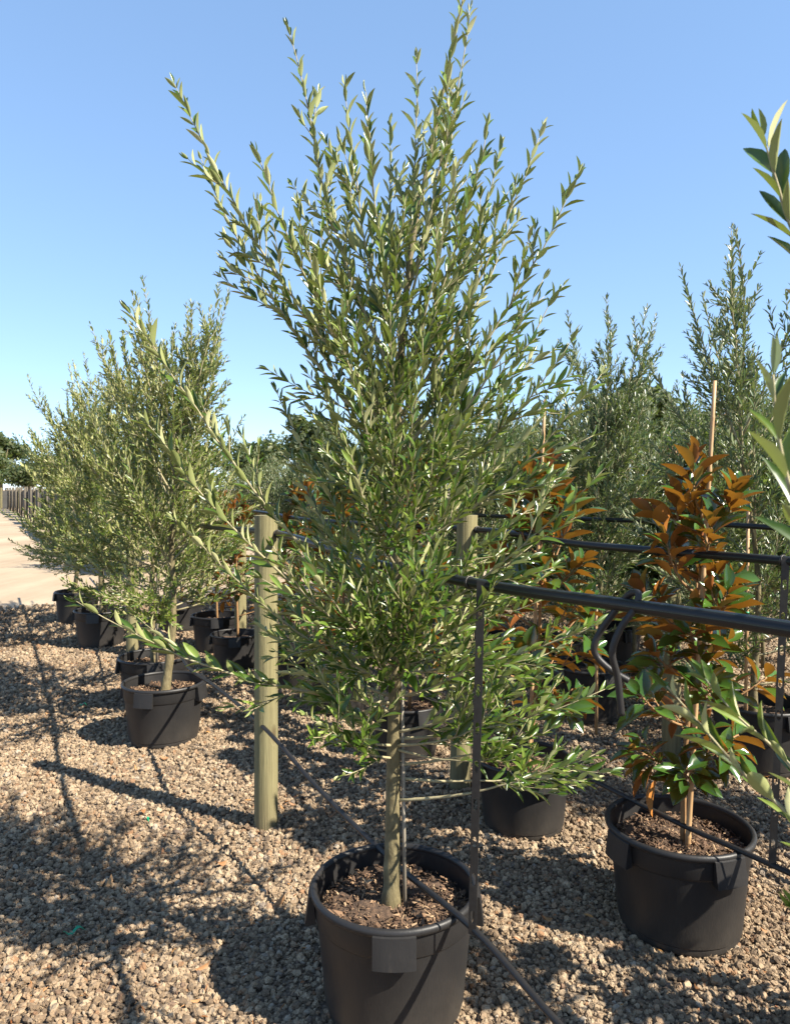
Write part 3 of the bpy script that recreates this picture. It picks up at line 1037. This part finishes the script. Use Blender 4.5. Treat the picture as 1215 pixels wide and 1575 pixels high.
build_olive('olive_tree', (-3.82, 8.8), 'leftmost potted olive, farthest of the left group', M['olive_pale'], GEN2, 17, 'olive trees in pots',
            rings=2, leafk=0, H=2.85, n=46, z0=.75, spread=1.0, r0=.028, lean=(.05, 0))
pot((-1.476, 4.70), 'black pot left of the thick post with a dark diagonal shadow', 1.0, R(-100), k=1)
pot((-1.77, 5.42), 'black pot partly hidden behind the front left pot', 1.0, R(-70), k=2)
pot((-3.0, 7.5), 'black pot at left under the leaning olive', 1.0, R(-85), False, k=0)
pot((-3.82, 8.85), 'leftmost black pot at the end of the gravel', 1.0, R(-60), False, k=1)
for x, y, lb in ((-1.735, 5.36, 'thin pale stake beside the trunk of the second left olive'),):
    mb = MB(); mb.tube([(x, y, .25), (x + .01, y, 1.3)], .011, 8)
    tag(link('garden_stake', mb.mesh('garden_stake', M['grey_stake'])), lb, 'stake')

# near right olive: stands just outside the frame, its shoots reach in
NEAR = dict(L=.066, ratio=.235, sp=.034, twig=.16, twig_sp=.4, bare=.15, sag=.06)
nr_tips = [
    ([(.60, .93, 1.75), (.52, .95, 1.92), (.492, .95, 2.0), (.476, .95, 2.055)], 1.50),
    ([(.55, .74, 1.36), (.412, .72, 1.535), (.387, .72, 1.60), (.374, .72, 1.66), (.370, .72, 1.712)], 1.15),
    ([(.62, .98, 1.03), (.565, 1.05, 1.13), (.50, 1.05, 1.19), (.43, 1.05, 1.27), (.388, 1.05, 1.318)], .75),
    ([(.64, 1.02, 1.08), (.60, 1.12, 1.18), (.52, 1.12, 1.255), (.472, 1.12, 1.31)], .85),
    ([(.70, .95, .92), (.575, 1.0, 1.0), (.545, 1.0, 1.03)], .80),
    ((1.25, .75, 2.3), 1.5), ((1.0, .45, 2.5), 1.6), ((1.35, .4, 2.0), 1.3), ((.95, .2, 1.9), 1.3), ((1.5, .95, 1.7), 1.1), ((1.25, 1.25, 2.2), 1.5), ((.8, .25, 2.2), 1.5),
    ((1.45, .6, 1.4), .95), ((1.05, .1, 1.4), .95), ((1.2, 1.2, 1.5), 1.0), ((1.1, .7, 2.8), 1.8)]
build_olive('olive_tree', (.86, .80), 'out of focus olive shoots reaching in at the right edge', M['olive'], NEAR, 33, 'olive trees in pots', rings=4, leafk=160,
            joined=False, H=2.9, tips=nr_tips, r0=.027)
pot((.86, .80), 'black pot of the olive standing out of frame at right', 1.0, R(-80), k=1)


# ------------------------------------------------------------------ row B: magnolias on canes
def magnolia(x, y, seed, label, H=1.72, s=1.0, leafk=300, cane=None, cane_label=None, nb=19, soil=.29, lean=(.04, 0)):
    r = np.random.default_rng(seed)
    root = empty('magnolia', (x, y, 0), label, 'tree', 'magnolias on canes')
    zz = np.linspace(soil - .03, H - .1, 16)
    T = np.column_stack([lean[0] * zz / H + .012 * np.sin(zz * 5 + seed), lean[1] * zz / H + .012 * np.cos(zz * 4 + seed), zz])
    mb = MB(); mb.tube(T, np.linspace(.012, .004, 16), 8); link('trunk', mb.mesh('trunk', M['stem_rust']), root)
    lv = Leaves(); mb = MB()

    def whorl(Q, n, a0, a1, Lf, flat=0.0):
        t = norm(Q[-1] - Q[-2])
        for k in range(n):
            f = k / max(n - 1, 1)
            p = Q[-1] - t * (.085 * s) * (1 - f) * r.uniform(.8, 1.1)
            az = k * 2.4 + r.normal(0, .3)
            a = np.cross(t, [.3, .9, .1]); a = norm(a); b = np.cross(t, a)
            rad = math.cos(az) * a + math.sin(az) * b
            an = R(a1 + (a0 - a1) * f + r.normal(0, 7))
            D = t * math.cos(an) + rad * math.sin(an)
            Nn = t * math.sin(an) - rad * math.cos(an) + r.normal(0, .16, 3)
            D[2] = D[2] * (1 - .6 * flat) - .12 * flat; Nn = Nn + UP * 1.6 * flat      # low leaves hold their faces to the sky
            l = Lf * (1 - .35 * f) * math.exp(r.normal(0, .15))
            st = p + D * .016
            mb.tube([p, st], [.0022, .0018], 5)
            lv.add(np.array([x, y, 0]) + st, D, Nn, l, l * .46 * math.exp(r.normal(0, .1)))
    for k in range(nb):
        q = k / (nb - 1)
        z = .47 + q * (H - .72) + r.normal(0, .02)
        o = np.array([np.interp(z, zz, T[:, 0]), np.interp(z, zz, T[:, 1]), z])
        az = k * 2.39996 + seed
        ln = (.27 - .12 * q) * s * r.uniform(.5, 1.4)
        el = R(12 + 52 * q + r.normal(0, 6))
        hz = np.array([math.cos(az), math.sin(az), 0])
        e = o + hz * ln * math.cos(el) + UP * ln * math.sin(el)
        Q = bez(o, o + hz * ln * .5 + UP * ln * .15, e, 6)
        mb.tube(Q, np.linspace(.0055, .003, 6), 6)
        whorl(Q, r.integers(9, 13), 34 - 22 * q, 98 - 48 * q, .116 * s, max(0, 1 - 1.5 * q))
        if r.random() < .95:
            Q2 = bez(Q[2], Q[2] + hz * .04 + UP * .03, Q[2] + UP * .085 * s + hz * .05 + r.normal(0, .03, 3), 5)
            mb.tube(Q2, np.linspace(.004, .0025, 5), 6)
            whorl(Q2, r.integers(6, 9), 32 - 16 * q, 94 - 40 * q, .098 * s, max(0, 1 - 1.5 * q))
    whorl(T[-4:] + 0, 9, 10, 50, .11 * s)
    link('branches', mb.mesh('branches', M['stem_rust']), root)
    split_leaves(root, lv.arrays(), leafk, M['magnolia'], 'magnolia', 4, seed)
    if cane is not None:
        c0, c1 = np.array(cane[0], float), np.array(cane[1], float)
        mb = MB(); L = np.linalg.norm(c1 - c0); ts, rs = [], []
        nodes = np.arange(.12, L, .19)
        tt = sorted(set([0.0, L] + [float(v + d) for v in nodes for d in (-.012, -.003, .003, .012) if 0 < v + d < L]))
        rad = []
        for t in tt:
            base = .0098 - .003 * t / L
            rad.append(base * (1.16 if np.min(np.abs(nodes - t)) < .006 else 1.0))
        mb.tube([c0 + (c1 - c0) * t / L for t in tt], rad, 10)
        tag(link('bamboo_cane', mb.mesh('bamboo_cane', M['bamboo'])), cane_label, 'cane', 'bamboo canes staking the magnolias')
    return root


magnolia(1.04, 2.70, 2, 'near right magnolia with rust brown leaf undersides', 1.76, 1.05, 300,
         [(1.055, 2.665, .22), (1.152, 2.65, 1.99)], 'bamboo cane rising above the near right magnolia', nb=28, lean=(.10, 0))
magnolia(.63, 3.50, 4, 'magnolia with orange brown leaves just right of the big olive', 1.83, 1.15, 300,
         [(.625, 3.46, .22), (.705, 3.46, 2.02)], 'bamboo cane of the magnolia just right of the big olive', nb=27, lean=(.10, 0))
magnolia(.07, 4.45, 6, 'magnolia half hidden right behind the big olive', 1.80, 1.1, 150)
magnolia(-.40, 5.30, 9, 'magnolia glimpsed left of the big olive trunk, behind its leaves', 1.66, 1.1, 60, nb=16)
magnolia(-.78, 5.98, 12, 'magnolia showing a bright orange tuft above the thick post', 1.70, 1.1, 150, nb=16)
magnolia(-1.77, 7.30, 14, 'magnolia beside the slim post, among the left olives', 1.62, 1.1, 100, nb=15)
magnolia(-2.42, 8.35, 16, 'farthest magnolia, behind the left olives', 1.62, 1.1, 60, nb=14)
magnolia(1.62, 1.80, 18, 'magnolia just outside the right edge of the view', 1.75, 1.05, 0)
pot((1.04, 2.70), 'large black pot at lower right holding the near magnolia', 1.0, R(-72), k=1)
pot((.61, 3.50), 'black pot right of the big olive under overhanging leaves', .88, R(-75), k=2)
pot((.07, 4.45), 'black pot seen just right of the big olive trunk', .84, R(-60), k=0)
pot((-.40, 5.30), 'dark shaded pot between thick post and big olive trunk', .84, R(-95), k=1)
pot((-.78, 5.98), 'shaded pot right beside the thick post', .84, R(-80), False, k=2)
pot((-1.77, 7.30), 'black pot left of the slim post with a thin stem', .95, R(-75), False, k=0)
pot((-2.42, 8.35), 'black pot farthest back in the magnolia row', .95, R(-75), False, k=1)
pot((1.62, 1.80), 'black pot just outside the right edge of the view', 1.0, R(-72), k=0)
pot((-1.42, 6.55), 'black pot between the thick and the slim post', .84, R(-80), False, k=1)
magnolia(-1.42, 6.55, 19, 'slender magnolia between the thick and the slim post', 1.6, 1.05, 60, nb=14)

# ------------------------------------------------------------------ rows C to E: grey olives behind
GREY = dict(L=.056, ratio=.26, sp=.029, twig=.27, twig_sp=.062, bare=.12, sag=.06)
gA = build_olive('olive_tree', (2.10, 4.25), 'tall airy grey olive at right, its tip above the bamboo cane', M['olive_grey'], GREY, 41, 'grey olive trees behind the magnolias',
                 rings=2, H=3.10, n=30, z0=.48, spread=.92, r0=.022, lean=(-.14, 0))
gB = build_olive('olive_tree', (1.42, 5.20), 'grey olive between the two right magnolias', M['olive_grey'], GREY, 43, 'grey olive trees behind the magnolias',
                 rings=2, H=2.80, n=44, z0=.55, spread=.72, r0=.022, lean=(.12, 0))
gC = build_olive('olive_tree', (.72, 6.40), 'grey olive behind the orange magnolia near the big olive', M['olive_grey'], GREY, 47, 'grey olive trees behind the magnolias',
                 rings=2, H=2.35, n=44, z0=.50, spread=.85, r0=.022)
spots = [(0.0, 7.7, 0, 1.0, .90), (-.62, 8.8, 1, 1.0, .82), (-1.3, 9.8, 2, 1.0, .85),
         (2.38, 5.75, 1, 1.0, .86), (1.72, 6.95, 2, 1.1, 1.0), (.95, 8.2, 0, 1.1, .86), (.1, 9.6, 2, 1.1, .98), (3.0, 4.6, 2, 1.0, 1.0), (-.7, 10.6, 1, 1.1, .84), (2.80, 3.05, 1, 1.0, .95),
         (3.3, 6.6, 0, 1.1, .92), (2.5, 8.0, 1, 1.2, .94), (1.6, 9.4, 2, 1.2, 1.08), (.6, 11.0, 0, 1.2, .86), (4.4, 8.2, 2, 1.2, 1.2), (3.5, 9.6, 0, 1.2, .95), (2.5, 11.2, 1, 1.2, .98), (5.2, 10.5, 0, 1.2, 1.0)]
srcs = [gA, gB, gC]
for i, (x, y, k, sxy, sz) in enumerate(spots):
    side = ('right of' if x / y > .28 else 'left of' if x / y < 0 else 'behind')
    copy_tree(srcs[k], (x, y, 0), i * 1.9, (sxy, sxy, sz),
              'dense grey olive in the back rows behind the magnolias', 'grey olives massed in the back rows')
for x, y, s, k, lb in ((2.10, 4.25, 1.0, 0, 'shaded black pot at right behind the near magnolia'), (1.36, 5.15, 1.0, 1, 'black pot in deep shade between the two right magnolias'),
                       (.72, 6.40, 1.0, 2, 'grey lit pot behind the orange magnolia'), (0, 7.7, .95, 0, 'black pot deep behind the big olive trunk'),
                       (1.95, 6.6, 1.0, 1, 'black pot far back in shade at right'), (1.25, 6.0, 1.0, 1, 'pale lit pot side seen through the right leaves')):
    pot((x, y), lb, s, R(-70), False, k)
for x, y, zt, tl, lb in ((1.975, 4.15, 1.75, .02, 'thin cane with green ties right of the near magnolia'), (1.30, 4.75, .98, .0, 'short pale stake between the two right magnolias')):
    mb = MB(); mb.tube([(x, y, .0), (x + tl, y, zt)], [.011, .009], 8)
    o = tag(link('garden_stake', mb.mesh('garden_stake', M['bamboo'])), lb, 'stake')
    if zt > 1.5:
        for z in (.9, 1.22, 1.5):
            t = MB(); t.tube([(x + tl * z / zt, y, z - .008), (x + tl * z / zt, y, z + .008)], .013, 8, True)
            link('green_tie', t.mesh('green_tie', M['green_tape']), o)


# shrubs with dried flower heads, among the back rows
def shrub(x, y, H, seed, label, blooms):
    r = np.random.default_rng(seed)
    root = empty('flowering_shrub', (x, y, 0), label, 'shrub', 'shrubs with dried flower heads')
    mb = MB(); lv = Leaves(); fl = Leaves()
    for k in range(34):
        az = k * 2.4; q = r.random()
        rc = .55 * math.sqrt(r.random()); zt = H * (1 - .38 * (rc / .55) ** 2) * r.uniform(.72, 1.0)
        tip = np.array([rc * math.cos(az), rc * math.sin(az), zt])
        P = primary(np.array([0, 0, .45]), tip, r, .08, 10)
        mb.tube(P, np.linspace(.010, .002, 10), 5)
        leaves_on(P, lv, r, .085, .42, .030, .35, (35, 65))
        for _ in range(4):
            i = r.integers(4, 9); d = norm(r.normal(0, 1, 3) + UP * .8)
            Q = bez(P[i], P[i] + d * .1, P[i] + d * .22 + UP * .05, 5)
            mb.tube(Q, np.linspace(.003, .0015, 5), 4); leaves_on(Q, lv, r, .08, .42, .026, .1, (35, 65))
        if k < blooms:
            for _ in range(90):
                v = norm(r.normal(0, 1, 3)); v[2] = abs(v[2]) * 1.3
                p = tip + v * .085 * r.random() ** .4 + UP * .02
                fl.add(p, norm(v + r.normal(0, .5, 3)), norm(r.normal(0, 1, 3)), .014, .011)
    m2 = MB(); m2.tube([(0, 0, 0), (0, 0, .5)], .018, 8)
    link('trunk', m2.mesh('trunk', M['bark']), root)
    link('branches', mb.mesh('branches', M['twig']), root)
    f = link('foliage', leaf_mesh('foliage', lv.arrays(), M['shrub'], 'olive', 2, seed), root); f['kind'] = 'stuff'
    f = link('flower_heads', leaf_mesh('flower_heads', fl.arrays(), M['dry_bloom'], 'clump', 2, seed), root); f['kind'] = 'stuff'
    return root


shrub(2.52, 6.05, 2.30, 1, 'shrub with tan dried flower heads behind the bamboo cane', 16)
shrub(2.05, 6.3, 1.98, 2, 'shrub with dried flowers left of the bamboo cane', 14)
shrub(3.25, 6.5, 2.15, 3, 'shrub with dried flower heads at the right edge', 14)
shrub(1.62, 7.4, 2.30, 4, 'shrub with faint dried flowers behind the grey olive', 14)

# ------------------------------------------------------------------ far left: fence, track, tree line
fence_o = np.array([-4.6, 13.2, 0.])
fr = empty('shade_fence', tuple(fence_o), 'timber post fence with dark shade cloth along the sandy track', 'fence')
fh = 1.6
pm = MB(); pm.tube([(0, 0, -.05), (0, 0, fh + .12)], .045, 10); pme = pm.mesh('fence_post', M['fence_post'])
s = 0.0; spans = [(0, 8.2), (9.8, 16.2), (18.2, 20.6)] + [(22.5 + 4.6 * i, 25.3 + 4.6 * i) for i in range(8)]
for a, b in spans:
    nseg = max(1, int(round((b - a) / 4.0)))
    for k in range(nseg + 1):
        q = link('fence_post', pme, fr); q.location = tuple(U * (a + (b - a) * k / nseg))
    n = 16; V, F = [], []
    for k in range(n + 1):
        p = U * (a + (b - a) * k / n) + W * (.065 + .02 * math.sin(k * 1.3))
        z1 = fh - .05 * math.sin(math.pi * ((k * nseg / n) % 1))
        V += [(*p[:2], .03), (*p[:2], z1), (*(p + W * .006)[:2], .03), (*(p + W * .006)[:2], z1)]
    for k in range(n):
        i = 4 * k
        F += [(i, i + 4, i + 5, i + 1), (i + 2, i + 3, i + 7, i + 6), (i + 1, i + 5, i + 7, i + 3)]
    link('shade_cloth', make_mesh('shade_cloth', V, F, M['shade_cloth'], False), fr)
br_ = empty('boundary_fence', (-33, 60, 0), 'low grey board fence closing the far end of the track', 'fence')
for k in range(20):
    mb = MB(); mb.box((-14 + k * 1.42, 0, .75), (1.36, .06, 1.4)); link('fence_panel', mb.mesh('fence_panel', M['wall_grey'], False), br_)
    mb = MB(); mb.box((-14.7 + k * 1.42, -.08, .85), (.12, .1, 1.7)); link('fence_post', mb.mesh('fence_post', M['post'], False), br_)


def far_tree_meshes(seed, rx, rz, zc, n, mat, lobes=16, size=.38):
    r = np.random.default_rng(seed)
    P, Nn = [], []
    for k in range(lobes):
        v = norm(r.normal(0, 1, 3)); c = v * np.array([rx, rx, rz]) * r.uniform(.3, .75) + np.array([0, 0, zc])
        rad = rx * r.uniform(.28, .50)
        d = norm(r.normal(0, 1, (n // lobes, 3)))
        P.append(c + d * rad * (r.random((len(d), 1)) ** .3) * np.array([1, 1, .75])); Nn.append(d + r.normal(0, .5, d.shape))
    P = np.concatenate(P); Nn = norm(np.concatenate(Nn)); D = norm(np.cross(Nn, r.normal(0, 1, P.shape)))
    L = size * np.exp(r.normal(0, .3, len(P)))
    cm = leaf_mesh('crown', (P, D, Nn, L, L * .6), mat, 'clump', 2, seed)
    mb = MB(); mb.tube([(0, 0, 0), (.1, 0, zc * .5), (0, .1, zc + rz * .3)], [.30, .22, .08], 9)
    for k in range(5):
        a = k * 1.26; mb.tube([(0, 0, zc * (.35 + .08 * k)), (rx * .3 * math.cos(a), rx * .3 * math.sin(a), zc * .75), (rx * .6 * math.cos(a), rx * .6 * math.sin(a), zc + rz * .2)], [.13, .09, .03], 6)
    return mb.mesh('trunk', M['bark']), cm


FT = [far_tree_meshes(61, 4.2, 3.0, 5.6, 6400, M['far_leaf']), far_tree_meshes(62, 3.2, 3.6, 5.8, 5600, M['far_leaf'], 13), far_tree_meshes(63, 4.8, 2.5, 5.0, 6800, M['far_leaf'], 18)]


def far_tree(x, y, k, s, label, group='trees of the distant tree line'):
    o = empty('distant_tree', (x, y, 0), label, 'tree', group, rz=x * 1.7, s=s)
    link('trunk', FT[k][0], o); link('crown', FT[k][1], o)
    return o


far_tree(-44.0, 82, 1, .92, 'rounded dark tree standing highest at the far left')
far_tree(-48.5, 80, 0, .80, 'dark tree cut by the left edge of the picture')
far_tree(-37, 80, 2, .72, 'broad brownish tree beyond the end of the track')
far_tree(-31.0, 62.5, 0, .56, 'round green bush like tree behind the far board fence')
far_tree(-27.5, 66, 2, .44, 'low tree right of the far board fence')
far_tree(-14.5, 78, 2, .92, 'distant tree above the left olives, left of the big olive')
far_tree(-8.0, 72, 1, 1.02, 'broad distant tree seen left of the big olive trunk')
far_tree(20.5, 62, 1, 1.30, 'distant dark tree rising behind the right olives')
far_tree(25, 66, 0, 1.28, 'broad distant tree behind the right olives')
for i, (x, y, k, s_) in enumerate([(-22, 82, 1, .8), (0, 78, 0, 1.0), (7, 80, 1, .95), (13, 75, 2, 1.05), (32, 62, 2, 1.15), (40, 66, 0, 1.2), (-47, 70, 2, .62), (-36, 64, 1, .42), (-40.5, 66, 2, .46), (-24, 70, 0, .5), (-40, 72, 1, .66), (-56, 88, 2, .9), (-63, 90, 0, 1.0), (48, 70, 1, 1.2)]):
    far_tree(x, y, k, s_, 'tree in the distant tree line behind the nursery')
# shrubs in the block beyond the sandy cross track
for i, (a, b) in enumerate([(15.2, 2.6), (18.4, 2.7), (13.4, 4.9), (13.6, 7.2), (14.5, 3.6), (17, 4.2), (20, 3.4), (23, 4.4), (26, 3.8), (30, 4.6), (34, 4.0), (15.5, 6.4), (18.5, 7.5), (22, 7.0), (14.8, 9), (17, 11), (15, 13)]):
    q = U * a + W * b
    o = copy_tree(srcs[i % 3], (q[0], q[1], 0), i * 2.1, (1.3, 1.3, .78 + .06 * (i % 3)), 'olive growing in the block beyond the sandy track', 'olives beyond the sandy track')

# ------------------------------------------------------------------ litter on the gravel
V0, F0 = leaf_verts('magnolia'); litter_me = make_mesh('fallen_leaf', V0 * np.array([1, 1, -1.6]), F0[:, ::-1].copy(), M['litter'], True)
lr = np.random.default_rng(77)
lit = []
for px, py in [(455, 1243), (436, 1250), (470, 1240), (448, 1258), (462, 1236), (385, 1268), (374, 1260), (225, 1250), (210, 1190), (95, 1262), (640, 1200), (505, 1262), (520, 1268),
               (160, 1372), (150, 1366), (197, 1565), (60, 1540), (300, 1500), (310, 1545), (280, 1400), (1000, 1410), (960, 1530), (1088, 1503), (1075, 1530), (1075, 1560),
               (70, 1100), (130, 1152), (260, 1170), (330, 1190), (40, 1230), (350, 1330), (250, 1310), (420, 1400), (110, 1450), (330, 1440), (760, 1345), (790, 1400), (850, 1420), (780, 1510), (830, 1480), (1180, 1440), (1160, 1500)]:
    y = CAM_H * FPX / (py - 752); x = (px - 607.5) * y / FPX
    o = link('fallen_leaf', litter_me, None, (x, y, .020))
    o.rotation_euler = (lr.normal(0, .35), lr.normal(0, .35), lr.uniform(0, 6.28))
    l = lr.uniform(.022, .060); o.scale = (l * lr.uniform(.28, .5), l, l)
    tag(o, 'curled brown dead leaf lying on the gravel', 'leaf', 'dead leaves on the gravel')
for px, py, l, a, lb in ((115, 1442, .075, .5, 'strip of green tape lying in the tree shadow at lower left'), (228, 1268, .03, 1.2, 'tiny scrap of green tape on sunlit gravel'),
                         (128, 1088, .055, .1, 'scrap of green tape left of the front left pot')):
    y = CAM_H * FPX / (py - 752); x = (px - 607.5) * y / FPX
    n = 8; V, F = [], []
    for k in range(n + 1):
        t = k / n - .5
        for sgn in (-1, 1):
            V.append((t * l, sgn * .0065 + .004 * math.sin(t * 7), .004 + .008 * math.sin(t * 9) + sgn * .003 * math.cos(t * 5)))
    F = [(2 * k, 2 * k + 2, 2 * k + 3, 2 * k + 1) for k in range(n)]
    o = link('tape_scrap', make_mesh('tape_scrap', V, F, M['green_tape'], True), None, (x, y, .022)); o.rotation_euler = (0, 0, a)
    tag(o, lb, 'tape')

# fine brown bits and needles caught between the stones
fl = Leaves(); n = 1500
yy = 2.0 + 7 * lr.random(n) ** 1.4; xx = (lr.random(n) * 2 - 1) * (.56 * yy + .3)
cl = np.sin(xx * 2.3 + 1) * np.cos(yy * 1.9) + lr.normal(0, .7, n) > .35
xx, yy = xx[cl], yy[cl]; n = len(xx)
th = lr.uniform(0, 6.28, n)
fl.add(np.column_stack([xx, yy, np.full(n, .016) + lr.uniform(0, .006, n)]), np.column_stack([np.cos(th), np.sin(th), lr.normal(0, .25, n)]), np.column_stack([lr.normal(0, .4, n), lr.normal(0, .4, n), np.ones(n)]),
       lr.uniform(.012, .042, n), lr.uniform(.002, .011, n))
o = link('leaf_litter', leaf_mesh('leaf_litter', fl.arrays(), M['litter'], 'olive', 2, 5)); o['kind'] = 'stuff'
tag(o, 'fine brown leaf bits scattered through the gravel', 'leaf litter')
